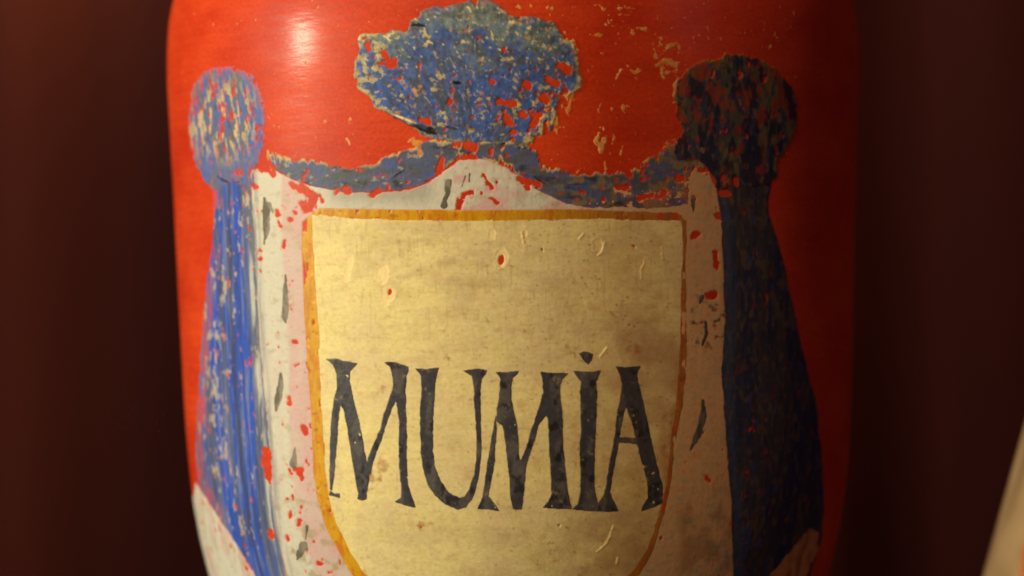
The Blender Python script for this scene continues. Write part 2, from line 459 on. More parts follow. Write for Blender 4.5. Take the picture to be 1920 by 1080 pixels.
# -- white fur lining of the mantle, behind everything
CHIPS = [[(1048, 123, 7), (1064, 131, 9)], [(1030, 150, 5), (1044, 158, 5)], [(985, 157, 6), (990, 162, 6)], [(935, 192, 5), (965, 195, 6)], [(950, 218, 5), (956, 230, 6)], [(976, 214, 4), (984, 218, 4)], [(1018, 182, 7), (1026, 190, 5)],
         [(790, 224, 5), (802, 228, 6)], [(846, 186, 2), (843, 196, 3)], [(920, 153, 4), (924, 155, 4)], [(720, 100, 3), (732, 120, 5)], [(712, 118, 3), (738, 124, 4)], [(688, 80, 4), (692, 92, 5)], [(1010, 215, 6), (1000, 235, 5)], [(1060, 170, 5), (1050, 200, 6)], [(960, 248, 4), (968, 250, 3)], [(875, 270, 5), (890, 278, 6)], [(880, 296, 4), (890, 296, 5)], [(830, 300, 4), (822, 325, 5)],
         [(920, 282, 3), (918, 288, 4)], [(1172, 320, 6), (1180, 328, 5)], [(1158, 352, 6), (1175, 352, 5)], [(1200, 372, 5), (1222, 366, 5)], [(1235, 370, 3), (1245, 360, 5)], [(1272, 334, 5), (1280, 336, 4)], [(1352, 362, 6), (1364, 362, 5)], [(1380, 335, 4), (1378, 345, 5)], [(1355, 332, 5), (1358, 340, 4)],
         
         [(860, 393, 4), (863, 376, 4), (874, 363, 4), (883, 360, 3)], [(924, 372, 3), (933, 381, 4)], [(908, 330, 3), (922, 352, 3)], [(533, 452, 2), (533, 466, 3)], [(519, 394, 3), (521, 402, 4)],
         [(522, 414, 2), (526, 424, 3)], [(549, 396, 2), (554, 402, 3)], [(543, 412, 4), (546, 411, 3)], [(488, 486, 3), (490, 484, 2)], [(495, 384, 2), (496, 396, 3)], [(543, 745, 2), (544, 757, 4)], [(552, 641, 4), (555, 641, 3)],
         [(569, 800, 5), (574, 812, 5)], [(500, 845, 7), (500, 868, 9), (505, 895, 7), (505, 903, 3)], [(508, 996, 5), (510, 1004, 5)], [(560, 888, 3), (566, 896, 4)], [(546, 888, 4), (543, 880, 2)], [(565, 950, 2), (564, 962, 3)],
         [(562, 975, 3), (560, 984, 3)], [(598, 1056, 4), (602, 1058, 3)], [(538, 1005, 3), (540, 1015, 2)], [(545, 960, 3), (546, 968, 3)], [(1325, 896, 5), (1328, 900, 4)], [(1330, 555, 7), (1338, 552, 7)], [(1345, 404, 6), (1347, 408, 5)], [(1298, 446, 5), (1306, 438, 5)],
         [(1340, 475, 4), (1342, 500, 4)], [(700, 365, 5), (712, 358, 5)], [(655, 360, 6), (648, 356, 5)], [(630, 362, 4), (632, 358, 4)], [(727, 356, 4), (728, 350, 4)], [(565, 350, 6), (590, 372, 9), (575, 392, 9)], [(548, 345, 4), (562, 356, 6)], [(600, 368, 4), (606, 378, 3)],
         [(487, 318, 3), (510, 318, 7), (512, 330, 4)], [(470, 340, 4), (480, 352, 4)], [(395, 950, 4), (400, 968, 4)], [(450, 1050, 4), (456, 1056, 3)], [(1010, 348, 4), (975, 336, 5)], [(985, 350, 3), (992, 353, 3)]]
def explicit(P, f, seed=7):
    x, y = P['x'], P['y']
    n = 3.2 * fbm(P['s'], P['v'], 9, 9, seed, 4)
    for c in CHIPS:
        xs_ = [a[0] for a in c]; ys_ = [a[1] for a in c]
        m = (x > min(xs_) - 18) & (x < max(xs_) + 18) & (y > min(ys_) - 18) & (y < max(ys_) + 18)
        if m.any(): f[m] = np.minimum(f[m], -stroke(x[m], y[m], c) - n[m])
    return f

LINING = ([(474, 318), (490, 316), (505, 312), (530, 326), (570, 345), (640, 358), (700, 362), (770, 356), (812, 338), (835, 318), (862, 300), (884, 298),
           (912, 296), (950, 314), (1000, 346), (1040, 368), (1100, 380), (1150, 374), (1150, 350), (1230, 346), (1285, 340), (1300, 318), (1314, 308), (1330, 320), (1340, 348)]
          + [(x + 4, y) for y, x in DR_R[1:]] + [(1374, 1300), (500, 1300)]
          + [(x - 4, y) for y, x in DL_R[::-1]])
def f_lining(P):
    x, y, s, v = P['x'], P['y'], P['s'], P['v']
    f = sdpoly(x, y, LINING) + 1.8 * fbm(s, v, 9, 9, 1)
    # flaked corner by the upper left of the label
    c1 = fbm(s, v, 15, 20, 3, 3)
    near = np.exp(-(((x - 572) / 26) ** 2 + ((y - 375) / 34) ** 2))
    band = np.exp(-((x - 545) / 26.0) ** 2) * sm(y, 330, 360) * 0.20
    low = sm(y, 840, 900) * (x < 640) * 0.10
    rgt = (x > 1140) * (y < 400) * 0.42
    f = np.minimum(f, (1.12 - c1 - 0.95 * near - band - low - rgt) * 11)
    f = np.minimum(f, 3.0 + 9 * sm(x, 1150, 1250) - sdpoly(x, y, FRAME))
    f = explicit(P, f)
    wig = fbm(s, v, 60, 200, 5, 2)
    seam = interp([(300, 530), (500, 533), (650, 538), (760, 545), (860, 545), (1000, 562), (1100, 600)], y) + 6 * wig
    left = x < 700
    pinkness = np.where(left & ((y > 400) | (x < 575)), sm(x - seam, -5, 5) * (0.75 + 0.25 * fbm(s, v, 50, 60, 6)), 0.0)
    pinkness = np.maximum(pinkness, (left & (x < 512)) * 0.0)
    pinkness = np.where((x > 850) & (x < 1130), sm(fbm(s, v, 60, 30, 7), -0.3, 0.7) * 0.9, pinkness)
    pinkness = np.where(x >= 1130, 0.1 + 0.35 * sm(fbm(s, v, 40, 60, 8), -0.2, 0.6), pinkness)
    pinkness = pinkness + left * 0.3 * sm(y, 470, 540) * sm(-(x - seam), -5, 25) * sm(fbm(s, v, 30, 90, 15), -0.3, 0.6)
    col = mix(WHITE, PINK, pinkness)
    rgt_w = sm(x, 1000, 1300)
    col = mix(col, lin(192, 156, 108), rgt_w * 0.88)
    dirt = fbm(s, v, 22, 16, 9, 4)
    col = mix(col, lin(158, 152, 124), sm(dirt, 0.15, 0.9) * (0.45 + 0.4 * sm(y, 850, 1050)))
    col = mix(col, lin(150, 146, 104), sm(fbm(s, v, 7, 5, 10), 0.75, 1.1) * 0.7)
    # grey wash under the swags
    g = sm(x, 590, 650) * sm(-x, -830, -790) * sm(-y, -398, -362)
    col = mix(col, lin(150, 154, 148), g * 0.75)
    # streaky grey brush marks along the drapery edge
    e = x - interp(DL_R, y)
    col = mix(col, lin(128, 138, 150), left * sm(-e, -16, 2) * sm(fbm(s, v, 7, 90, 11), -0.5, 0.5) * 0.9)
    # lower right smudges
    q = sm(x, 1260, 1285) * sm(y, 880, 960)
    col = mix(col, lin(120, 88, 62), q * sm(fbm(s, v, 34, 30, 12), -0.4, 0.6) * 0.45)
    col = mix(col, lin(70, 66, 60), sm(fbm(s, v, 14, 10, 13), 0.35, 0.8) * sm(x, 1290, 1300) * np.exp(-((y - 610) / 60.0) ** 2) * 0.9)
    col = mix(col, lin(196, 80, 40), sm(fbm(s, v, 16, 14, 14), 0.45, 0.95) * sm(x, 1145, 1290) * 0.25)
    h = 0.11 + 0.018 * fbm(s, v, 10, 60, 2) + 0.012 * fbm(s, v, 5, 5, 4)
    return f, h, col
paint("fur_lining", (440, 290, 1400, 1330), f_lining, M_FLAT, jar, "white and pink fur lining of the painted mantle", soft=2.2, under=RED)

CORNER_L = [(366, 905), (376, 916), (400, 955), (440, 1015), (478, 1080), (520, 1160), (560, 1260), (300, 1260), (340, 1100)]
def f_cornerl(P):
    x, y, s, v = P['x'], P['y'], P['s'], P['v']
    f = sdpoly(x, y, CORNER_L) + 1.5 * fbm(s, v, 9, 9, 21)
    f = np.minimum(f, GT_EDGE(P))
    f = np.minimum(f, (0.8 - fbm(s, v, 14, 20, 22)) * 10)
    col = mix(WHITE, PINK, sm(fbm(s, v, 12, 60, 23), -0.2, 0.5) * 0.8)
    col = mix(col, lin(160, 156, 120), sm(fbm(s, v, 9, 26, 24), 0.1, 0.8) * 0.6)
    return f, 0.10 + 0.02 * fbm(s, v, 8, 30, 25), col
def GT_EDGE(P):   # the painting ends round the side of the jar
    return (math.radians(88) - np.abs(P['th'])) * pxrad
paint("mantle_turnback", (340, 880, 600, 1300), f_cornerl, M_FLAT, jar, "white turned-back corner of the mantle at lower left")

CORNER_R = [(1400, 1130), (1440, 1080), (1474, 1038), (1500, 1007), (1518, 990), (1534, 997), (1533, 1028), (1515, 1072), (1500, 1130), (1480, 1300), (1380, 1300)]
def f_cornerr(P):
    x, y, s, v = P['x'], P['y'], P['s'], P['v']
    f = sdpoly(x, y, CORNER_R) + 3 * fbm(s, v, 14, 14, 31)
    col = mix(lin(196, 140, 84), lin(150, 100, 66), sm(fbm(s, v, 20, 40, 32), -0.4, 0.6))
    return f, 0.17 + 0.02 * fbm(s, v, 8, 30, 33), col

# -- draperies
DRAPE_L = [(396, 330), (470, 330), (476, 400), (480, 450), (484, 560), (490, 660), (500, 760), (508, 860), (514, 940), (521, 1000), (538, 1080), (590, 1260), (560, 1260),
           (520, 1160), (480, 1080), (440, 1016), (400, 956), (372, 914), (367, 860), (368, 790), (374, 700), (380, 600), (386, 540), (394, 480), (402, 420)]
def f_drapel(P):
    x, y, s, v = P['x'], P['y'], P['s'], P['v']
    f = sdpoly(x, y, DRAPE_L) + 1.6 * fbm(s, v, 10, 26, 41)
    f0 = f.copy()
    f = np.minimum(f, (1.02 - fbm(s, v, 14, 26, 42)) * 11)
    f = explicit(P, f, 8)
    st = fbm(s, v, 15, 260, 43, 3); st2 = fbm(s, v, 6, 90, 44, 2)
    col = mix(BLUE, SLATE, sm(st, -0.25, 0.45))
    col = mix(col, lin(104, 120, 172), sm(st2, 0.2, 0.8) * 0.8)
    col = mix(col, lin(52, 66, 104), sm(-st2, 0.35, 0.9) * 0.7)
    # dark fold
    fold = interp([(330, 430), (430, 432), (600, 436), (800, 446), (1000, 470), (1100, 500)], y)
    col = mix(col, lin(58, 66, 92), np.exp(-((x - fold + 4 * fbm(s, v, 20, 80, 45)) / 4.0) ** 2) * 0.8)
    # grey selvage at the right edge
    e = x - interp(DL_R, y)
    col = mix(col, lin(92, 104, 120), sm(e, -22, -12) * 0.8)
    col = mix(col, lin(176, 184, 184), np.exp(-((e + 9 + 3 * fbm(s, v, 9, 120, 46)) / 4.5) ** 2) * sm(fbm(s, v, 8, 70, 47), -0.4, 0.4) * sm(y, 420, 520))
    # thin violet scumble over red at the left edge
    col = mix(col, PURP, sm(-f0, -22, -6) * sm(fbm(s, v, 16, 60, 48), -0.7, 0.2) * 0.9 * (x < 420) * sm(y, 470, 520))
    col = mix(col, lin(190, 70, 70), sm(-f0, -24, -6) * sm(fbm(s, v, 16, 36, 49), 0.05, 0.5) * 0.85 * (x < 420))
    # bone flecks, mostly down the left half
    dens = -0.12 + 0.5 * np.exp(-((x - (interp([(400, 470), (500, 425), (640, 412), (780, 412), (1100, 450)], y) - 6)) / 22.0) ** 2)
    dens = dens - 0.15 * sm(y, 800, 950)
    fl = fbm(s, v, 12, 24, 50, 4)
    col = mix(col, lin(184, 176, 150), sm(fl + dens + 0.3 * fbm(s, v, 5, 9, 52, 2), 0.55, 0.95) * 0.75)
    col = mix(col, lin(204, 120, 70), sm(fbm(s, v, 10, 16, 51) + dens * 0.5, 0.9, 1.1) * 0.8)
    h = 0.13 + 0.012 * st2 + 0.03 * sm(fl + dens, 0.55, 0.9) + 0.012 * st
    return f, h, col
paint("drape", (350, 320, 620, 1290), f_drapel, M_THICK, jar, "bright blue drape hanging down the left side", soft=1.6, under=RED)

DRAPE_R = ([(1330, 300), (1452, 300), (1450, 326), (1441, 370), (1442, 404), (1457, 446), (1470, 495), (1483, 560), (1490, 580), (1502, 642), (1517, 700), (1530, 755),
            (1538, 817), (1543, 878), (1545, 955), (1541, 1007), (1530, 1049), (1515, 1085), (1495, 1160), (1470, 1280), (1374, 1280)] + [(x, y) for y, x in DR_R[::-1][1:]])
def f_draper(P):
    x, y, s, v = P['x'], P['y'], P['s'], P['v']
    f = sdpoly(x, y, DRAPE_R) + 1.6 * fbm(s, v, 12, 26, 61)
    f0 = f.copy()
    c1 = fbm(s, v, 16, 20, 62, 3)
    f = np.minimum(f, (1.22 - c1 - 0.3 * sm(-y, -420, -300)) * 11)
    f = explicit(P, f, 12)
    st = fbm(s, v, 22, 200, 63, 3)
    col = mix(lin(40, 48, 76), lin(60, 60, 66), sm(st, -0.3, 0.4))
    col = mix(col, lin(40, 46, 62), sm(fbm(s, v, 11, 40, 64), 0.0, 0.7) * 0.8)
    col = mix(col, lin(92, 82, 66), sm(fbm(s, v, 10, 20, 65, 3) + 0.12 * sm(x, 1400, 1450), 0.25, 0.8) * 0.6)
    col = mix(col, lin(54, 68, 124), sm(fbm(s, v, 14, 26, 66), 0.55, 0.85) * 0.7)
    col = mix(col, lin(60, 84, 120), np.exp(-((x - interp(DR_R, y) - 12) / 9.0) ** 2) * 0.5)
    col = mix(col, lin(120, 44, 40), sm(c1 + 0.3 * fbm(s, v, 7, 9, 69, 2), 0.45, 1.0) * 0.4)
    h = 0.13 + 0.015 * fbm(s, v, 6, 30, 67) + 0.015 * fbm(s, v, 8, 10, 68)
    return f, h, col
paint("drape", (1320, 290, 1580, 1300), f_draper, M_THICK, jar, "dark weathered blue drape hanging down the right side", soft=1.6, under=RED)
paint("mantle_turnback", (1370, 970, 1560, 1310), f_cornerr, M_FLAT, jar, "brownish turned-back corner of the mantle at lower right")

# -- swags between the knots
SWAG_L = [(497, 278), (512, 280), (530, 292), (552, 301), (572, 297), (592, 300), (620, 308), (655, 314), (700, 308), (735, 288), (775, 276), (806, 262), (850, 262), (890, 270), (905, 288),
          (880, 297), (858, 300), (838, 316), (815, 334), (790, 347), (750, 358), (700, 363), (650, 361), (600, 354), (560, 342), (528, 328), (505, 312), (494, 296)]
SWAG_R = [(880, 272), (900, 262), (950, 262), (985, 268), (1012, 284), (1022, 306), (1050, 316), (1090, 324), (1150, 322), (1190, 312), (1215, 298), (1240, 282), (1268, 264), (1300, 258), (1335, 280), (1340, 330),
          (1312, 312), (1296, 324), (1292, 352), (1290, 384), (1240, 392), (1190, 392), (1140, 391), (1090, 390), (1045, 378), (1005, 356), (965, 330), (925, 308), (890, 298)]
def f_swag(poly, seed, right):
    def fn(P):
        x, y, s, v = P['x'], P['y'], P['s'], P['v']
        f = sdpoly(x, y, poly)
        rag = fbm(s, v, 16, 16, seed, 4)
        up = sm(fbm(s, v, 12, 50, seed + 9, 5), -0.05, 0.9) * 26
        topside = sm(-(y - (300 if not right else 318)), -24, 6)
        f = f + 3.0 * rag - up * topside * 0.6
        f0 = f.copy()
        f = explicit(P, f, 9)
        c1 = fbm(s, v, 13, 13, seed + 1, 4)
        f = np.minimum(f, ((0.98 - right * (0.15 * sm(x, 1100, 1180) + 0.28 * sm(y, 345, 365) * sm(x, 1120, 1160))) - c1) * 11)
        ang = fbm(s - 0.4 * v, v + 0.2 * s, 60, 9, seed + 2, 3)
        col = mix(lin(78, 92, 130), lin(78, 86, 96), sm(ang, -0.3, 0.4))
        col = mix(col, lin(70, 90, 160), sm(fbm(s, v, 26, 14, seed + 3), 0.3, 0.75) * 0.7)
        col = mix(col, lin(40, 44, 54), sm(fbm(s, v, 34, 12, seed + 4), 0.35, 0.85) * 0.7)
        if right: col = mix(col, lin(150, 110, 84), sm(fbm(s, v, 24, 14, seed + 11, 4), -0.1, 0.4) * sm(y, 340, 362) * sm(x, 1140, 1190) * 0.8)
        # bone rim left where the blue flaked from the ground coat
        col = mix(col, lin(184, 172, 122), sm(-f0, -8.5, -4.0) * sm(fbm(s, v, 20, 20, seed + 5), -0.6, 0.0) * topside)
        ck = stroke(x, y, [(735, 336, .6), (745, 327, 1.6), (757, 319, 1.2)]) if not right else stroke(x, y, [(1000, 330, .6), (1010, 338, 1.3), (1022, 344, .6)])
        col = mix(col, lin(16, 18, 22), sm(ck, -0.8, 0.6))
        if right:
            col = mix(col, lin(124, 112, 74), sm(fbm(s, v, 20, 13, seed + 6, 4) + 0.3 * sm(x, 1180, 1280), 0.15, 0.6) * sm(x, 1010, 1080) * 0.8)
        else:
            col = mix(col, lin(160, 160, 150), sm(fbm(s, v, 16, 10, seed + 6), 0.6, 0.9) * 0.7)
        col = mix(col, lin(120, 56, 48), sm(c1, 0.45, 0.85) * 0.55)
        h = 0.13 + 0.012 * ang + 0.012 * fbm(s, v, 5, 5, seed + 7)
        return f, h, col
    return fn
paint("swag", (480, 240, 920, 380), f_swag(SWAG_L, 80, 0), M_THICK, jar, "slate blue swag left of the crest", soft=3.0, under=RED)
paint("swag", (870, 245, 1360, 400), f_swag(SWAG_R, 100, 1), M_THICK, jar, "darker flaking swag right of the crest", soft=3.5, under=RED)

# -- knots
def f_knotl(P):
    x, y, s, v = P['x'], P['y'], P['s'], P['v']
    poly = [(352, 225), (356, 190), (364, 160), (378, 138), (400, 126), (430, 124), (460, 130), (480, 148), (492, 180), (498, 215), (498, 255), (490, 290), (478, 318), (474, 350), (430, 342), (402, 360), (385, 340), (368, 310), (356, 270)]
    f = sdpoly(x, y, poly) + 3 * fbm(s, v, 14, 18, 121)
    f0 = f.copy()
    c1 = fbm(s, v, 11, 26, 122, 3)
    f = np.minimum(f, (0.86 - c1) * 11)
    st = fbm(s + 0.15 * v, v, 10, 46, 123, 3)
    col = mix(lin(78, 102, 168), lin(96, 104, 128), sm(st, -0.2, 0.5))
    # rubbed thin over the red round the top and the rim
    rub = sm(-f0, -16, 0) * sm(-y, -310, -270)
    col = mix(col, lin(168, 92, 104), rub * 0.75)
    mid = np.exp(-(((x - 418) / 70.0) ** 2 + ((y - 225) / 72.0) ** 2) ** 2)
    fl = fbm(s - 0.1 * v, v, 9, 24, 124, 4)
    col = mix(col, lin(192, 180, 128), sm(fl, 0.05, 0.3) * mid)
    red2 = fbm(s, v, 9, 22, 126, 3)
    f = np.minimum(f, (0.80 - red2 - 0.1 * sm(-y, -190, -150)) * 9)
    ck = stroke(x, y, [(408, 330, .6), (418, 337, 1.6), (432, 343, 1.6), (450, 341, .7)])
    col = mix(col, lin(20, 22, 28), sm(ck, -0.8, 0.6))
    col = mix(col, lin(72, 78, 88), sm(fbm(s, v, 8, 26, 125, 2), 0.45, 0.8) * mid * 0.8)
    ed = np.exp(-((x - 488) / 9.0) ** 2) * sm(y, 190, 215) * sm(-y, -300, -270)
    col = mix(col, lin(74, 100, 176), ed)
    h = 0.20 + 0.05 * sm(fl, 0.0, 0.3) * mid + 0.02 * st
    return f, h, col
paint("drapery_knot", (335, 105, 515, 375), f_knotl, M_THICK, jar, "pale blue knot flecked with bone on the left", soft=2.5, under=RED)

def f_knotr(P):
    x, y, s, v = P['x'], P['y'], P['s'], P['v']
    poly = [(1268, 215), (1264, 185), (1272, 150), (1295, 125), (1325, 112), (1360, 104), (1395, 101), (1432, 112), (1462, 132), (1482, 160), (1494, 195), (1493, 235), (1482, 270), (1462, 295), (1455, 335), (1440, 350), (1340, 352), (1335, 325), (1305, 300), (1272, 300), (1262, 285), (1276, 255)]
    f = sdpoly(x, y, poly) + 4 * fbm(s, v, 16, 18, 141)
    f0 = f.copy()
    c1 = fbm(s, v, 17, 28, 142, 3)
    f = np.minimum(f, (0.92 + 0.15 * sm(y, 240, 320) - c1) * 11)
    f = explicit(P, f, 13)
    col = mix(lin(50, 62, 92), lin(78, 84, 72), sm(fbm(s, v, 14, 22, 143, 3), -0.3, 0.4))
    col = mix(col, lin(136, 114, 60), sm(-f0, -12, -3) * sm(fbm(s, v, 20, 20, 144), -0.5, 0.2) * sm(-y, -290, -250))
    col = mix(col, lin(118, 104, 66), sm(fbm(s, v, 11, 24, 145, 3) + 0.35 * sm(x, 1400, 1450) * sm(-y, -280, -250), 0.2, 0.6) * 0.8)
    col = mix(col, lin(34, 38, 48), sm(fbm(s, v, 14, 40, 146), 0.25, 0.8) * 0.8)
    col = mix(col, lin(150, 56, 36), sm(fbm(s, v, 15, 19, 148, 4) + 0.2 * sm(-y, -260, -200), 0.05, 0.55) * 0.75)
    col = mix(col, lin(30, 38, 62), sm(fbm(s, v, 18, 34, 149, 3), 0.05, 0.4) * 0.85) * 0.85
    h = 0.20 + 0.02 * fbm(s, v, 8, 14, 147)
    return f, h, col
paint("drapery_knot", (1245, 85, 1510, 365), f_knotr, M_THICK, jar, "dark green-black knot on the right", soft=2.0, under=RED)

# -- crest
def zc(pts, ox, oy, sc): return [(ox + a / sc, oy + b / sc) for a, b in pts]
CREST = zc([(125, 260), (170, 240), (240, 240), (330, 250), (380, 225), (470, 240), (520, 150), (580, 130), (600, 90), (700, 50), (850, 25), (1000, 5), (1120, 15), (1200, 60), (1260, 110),
            (1400, 105), (1500, 130), (1600, 180), (1660, 290), (1740, 300), (1770, 400), (1775, 460), (1800, 560), (1800, 640), (1720, 730), (1640, 760), (1600, 950), (1540, 1020), (1440, 1010), (1430, 1080),
            (1400, 1110), (1250, 1100), (1100, 1070), (900, 1075), (750, 1060), (640, 1030), (560, 965), (430, 905), (340, 850), (250, 800), (210, 720), (130, 680), (105, 560), (100, 480), (130, 380)], 640, 0, 4)
def f_crest(P):
    x, y, s, v = P['x'], P['y'], P['s'], P['v']
    f = sdpoly(x, y, CREST) + 4.5 * fbm(s, v, 17, 17, 161, 5)
    f0 = f.copy()
    c1 = fbm(s, v, 16, 13, 162, 3)
    lowr = sm(x, 930, 1010) * sm(y, 130, 190)
    lft = np.exp(-(((x - 722) / 30.0) ** 2 + ((y - 115) / 16.0) ** 2))
    c1 = c1 + 0.25 * fbm(s, v, 6, 6, 175, 2)
    f = np.minimum(f, (0.98 - c1 - 0.52 * lowr - 0.55 * lft) * 11)
    f = explicit(P, f, 10)
    # brush strokes fan out from the tie at the bottom
    dx, dy = x - 885, y - 330
    an = np.degrees(np.arctan2(dx, -dy)); rr = np.hypot(dx, dy)
    fan = fbm(an * 4.2, rr, 11, 75, 163, 4); fan2 = fbm(an * 4.2, rr, 7, 30, 164, 3)
    top = sm(-(y + 0.15 * abs(x - 880)), -165, -75)
    col = mix(lin(58, 92, 172), lin(72, 88, 122), sm(fan, -0.25, 0.35))
    col = mix(col, lin(110, 132, 130), top * sm(fbm(s, v, 40, 34, 165), -0.7, 0.3) * 0.9)
    col = mix(col, lin(56, 62, 74), sm(fan2, 0.1, 0.7) * 0.45)
    col = mix(col, lin(66, 98, 176), sm(fbm(an * 4.2, rr, 20, 60, 166), 0.25, 0.6) * 0.8 * (1 - 0.7 * top))
    # bone ground coat at the rim, left lobe and right side
    rim = sm(-f0, -13, -3) * sm(fbm(s, v, 16, 16, 167), -0.35, 0.2)
    rim = rim * np.maximum(sm(-x, -760, -700), np.maximum(sm(x, 1020, 1060), 0.55))
    rgt = sm(x, 930, 1000) * sm(y, 120, 170)
    fl = fbm(s, v, 12, 11, 168, 5)
    patch = np.maximum(rim, sm(fl + 0.42 * rgt + 0.55 * sm(-x, -745, -695) - 0.0 * top, 0.55, 0.75))
    col = mix(col, lin(178, 170, 122), patch * 0.92)
    # small pale curls, like lifted paint
    cu = fbm(an * 4.2 + 0.3 * rr, rr, 6, 9, 169, 2)
    cmask = sm(cu, 0.72, 0.92) * (0.4 + 0.6 * top)
    col = mix(col, lin(206, 196, 152), cmask * 0.9)
    col = mix(col, lin(196, 140, 60), sm(fbm(s, v, 18, 14, 170), 0.85, 1.0) * 0.6)
    pk = sm(fbm(s, v, 9, 22, 171), 0.75, 0.95) * sm(y, 130, 200)
    col = mix(col, lin(150, 96, 104), pk * 0.7)
    # violet haze round the top
    hz = sm(-f0, -9, 0) * sm(-y, -60, -30) * sm(x, 770, 800) * sm(-x, -960, -930)
    col = mix(col, lin(122, 92, 124), hz)
    # dark undercut along the lower left edge
    dk = stroke(x, y, [(722, 210, 1.2), (745, 226, 4), (768, 236, 2.5), (782, 237, 5), (806, 245, 8), (818, 250, 3)])
    dk = np.maximum(dk, stroke(x, y, [(838, 237, 2), (852, 242, 4), (858, 243, 1)]))
    dk = np.maximum(dk, stroke(x, y, [(900, 268, 1), (908, 272, 4), (910, 274, 1)]))
    dk = np.maximum(dk, stroke(x, y, [(928, 275, 1.5), (945, 270, 3), (962, 266, 3), (966, 265, 1)]))
    dk = np.maximum(dk, stroke(x, y, [(768, 49, 1.5), (784, 47, 4), (798, 49, 1)]))
    dk = np.maximum(dk, stroke(x, y, [(852, 155, 3), (864, 156, 3)]))
    dkm = sm(dk + 1.2 * fbm(s, v, 6, 6, 172), -0.6, 1.2)
    col = mix(col, lin(14, 16, 20), dkm)
    wl = stroke(x, y, [(736, 214, 1), (752, 220, 2.4), (772, 228, 1.8), (780, 231, .6)])
    col = mix(col, lin(224, 206, 158), sm(wl, -0.6, 0.8))
    dab = fbm(s + 0.4 * v, v - 0.3 * s, 22, 12, 176, 4)
    col = mix(col, lin(66, 74, 84), sm(dab, 0.1, 0.7) * 0.6)
    col = mix(col, lin(72, 100, 150), sm(-dab, 0.3, 0.8) * 0.5)
    mot = fbm(s, v, 6, 6, 174, 2)
    col = col * (1 + 0.22 * mot[..., None])
    h = 0.15 + 0.014 * fan2 + 0.03 * patch + 0.05 * cmask + 0.012 * fbm(s, v, 6, 6, 173) - 0.08 * dkm
    return f, h, col
paint("crest", (650, -30, 1110, 300), f_crest, M_THICK, jar, "blue-green crest with ragged flaking edge", edge=2.5, soft=2.6, under=lin(160, 80, 60))

# -- residue of the ground coat scattered on the red, and a painted glint
FLK_GLINT = [[(1222, 76, 2), (1230, 100, 4), (1232, 120, 4), (1225, 140, 2)], [(1238, 104, 3), (1256, 86, 4), (1270, 82, 3), (1274, 92, 3)], [(1246, 112, 4), (1268, 120, 6), (1270, 132, 5), (1250, 136, 4)], [(1238, 130, 4), (1244, 146, 3)],
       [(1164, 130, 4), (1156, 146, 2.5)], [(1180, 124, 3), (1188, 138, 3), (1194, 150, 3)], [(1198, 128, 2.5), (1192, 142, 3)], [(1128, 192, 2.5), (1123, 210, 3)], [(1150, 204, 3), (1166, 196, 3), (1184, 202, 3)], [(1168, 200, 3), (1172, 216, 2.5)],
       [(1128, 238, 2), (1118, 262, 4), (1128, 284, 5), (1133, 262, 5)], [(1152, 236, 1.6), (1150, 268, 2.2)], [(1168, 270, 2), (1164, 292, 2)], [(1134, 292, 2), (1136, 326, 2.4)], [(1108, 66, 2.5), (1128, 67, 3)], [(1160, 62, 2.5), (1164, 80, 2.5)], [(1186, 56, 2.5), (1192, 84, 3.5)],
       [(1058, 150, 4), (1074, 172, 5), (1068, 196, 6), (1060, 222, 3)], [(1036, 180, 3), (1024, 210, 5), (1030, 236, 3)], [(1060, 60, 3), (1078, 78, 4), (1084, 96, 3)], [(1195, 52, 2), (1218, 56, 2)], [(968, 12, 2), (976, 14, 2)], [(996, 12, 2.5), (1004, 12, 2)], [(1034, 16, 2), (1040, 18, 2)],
       [(1126, 10, 1.4), (1134, 22, 1.2), (1142, 44, 1.2)], [(1132, 17, 1), (1160, 15, 1.5), (1190, 16, 1)], [(1140, 28, 1), (1184, 29, 1.3)], [(1146, 38, 1.2), (1178, 40, 1)], [(1138, 48, 1.6), (1152, 50, 1)], [(652, 260, 2.5), (656, 272, 3)], [(662, 254, 2), (658, 262, 1.5)],  # strokes near the top paint in a pale glint; the rest are flakes
       [(772, 262, 6), (786, 270, 7), (790, 286, 4)], [(1268, 60, 2), (1300, 66, 2)], [(1286, 118, 3), (1266, 160, 4), (1264, 190, 3)], [(1262, 262, 3), (1244, 280, 3)]]
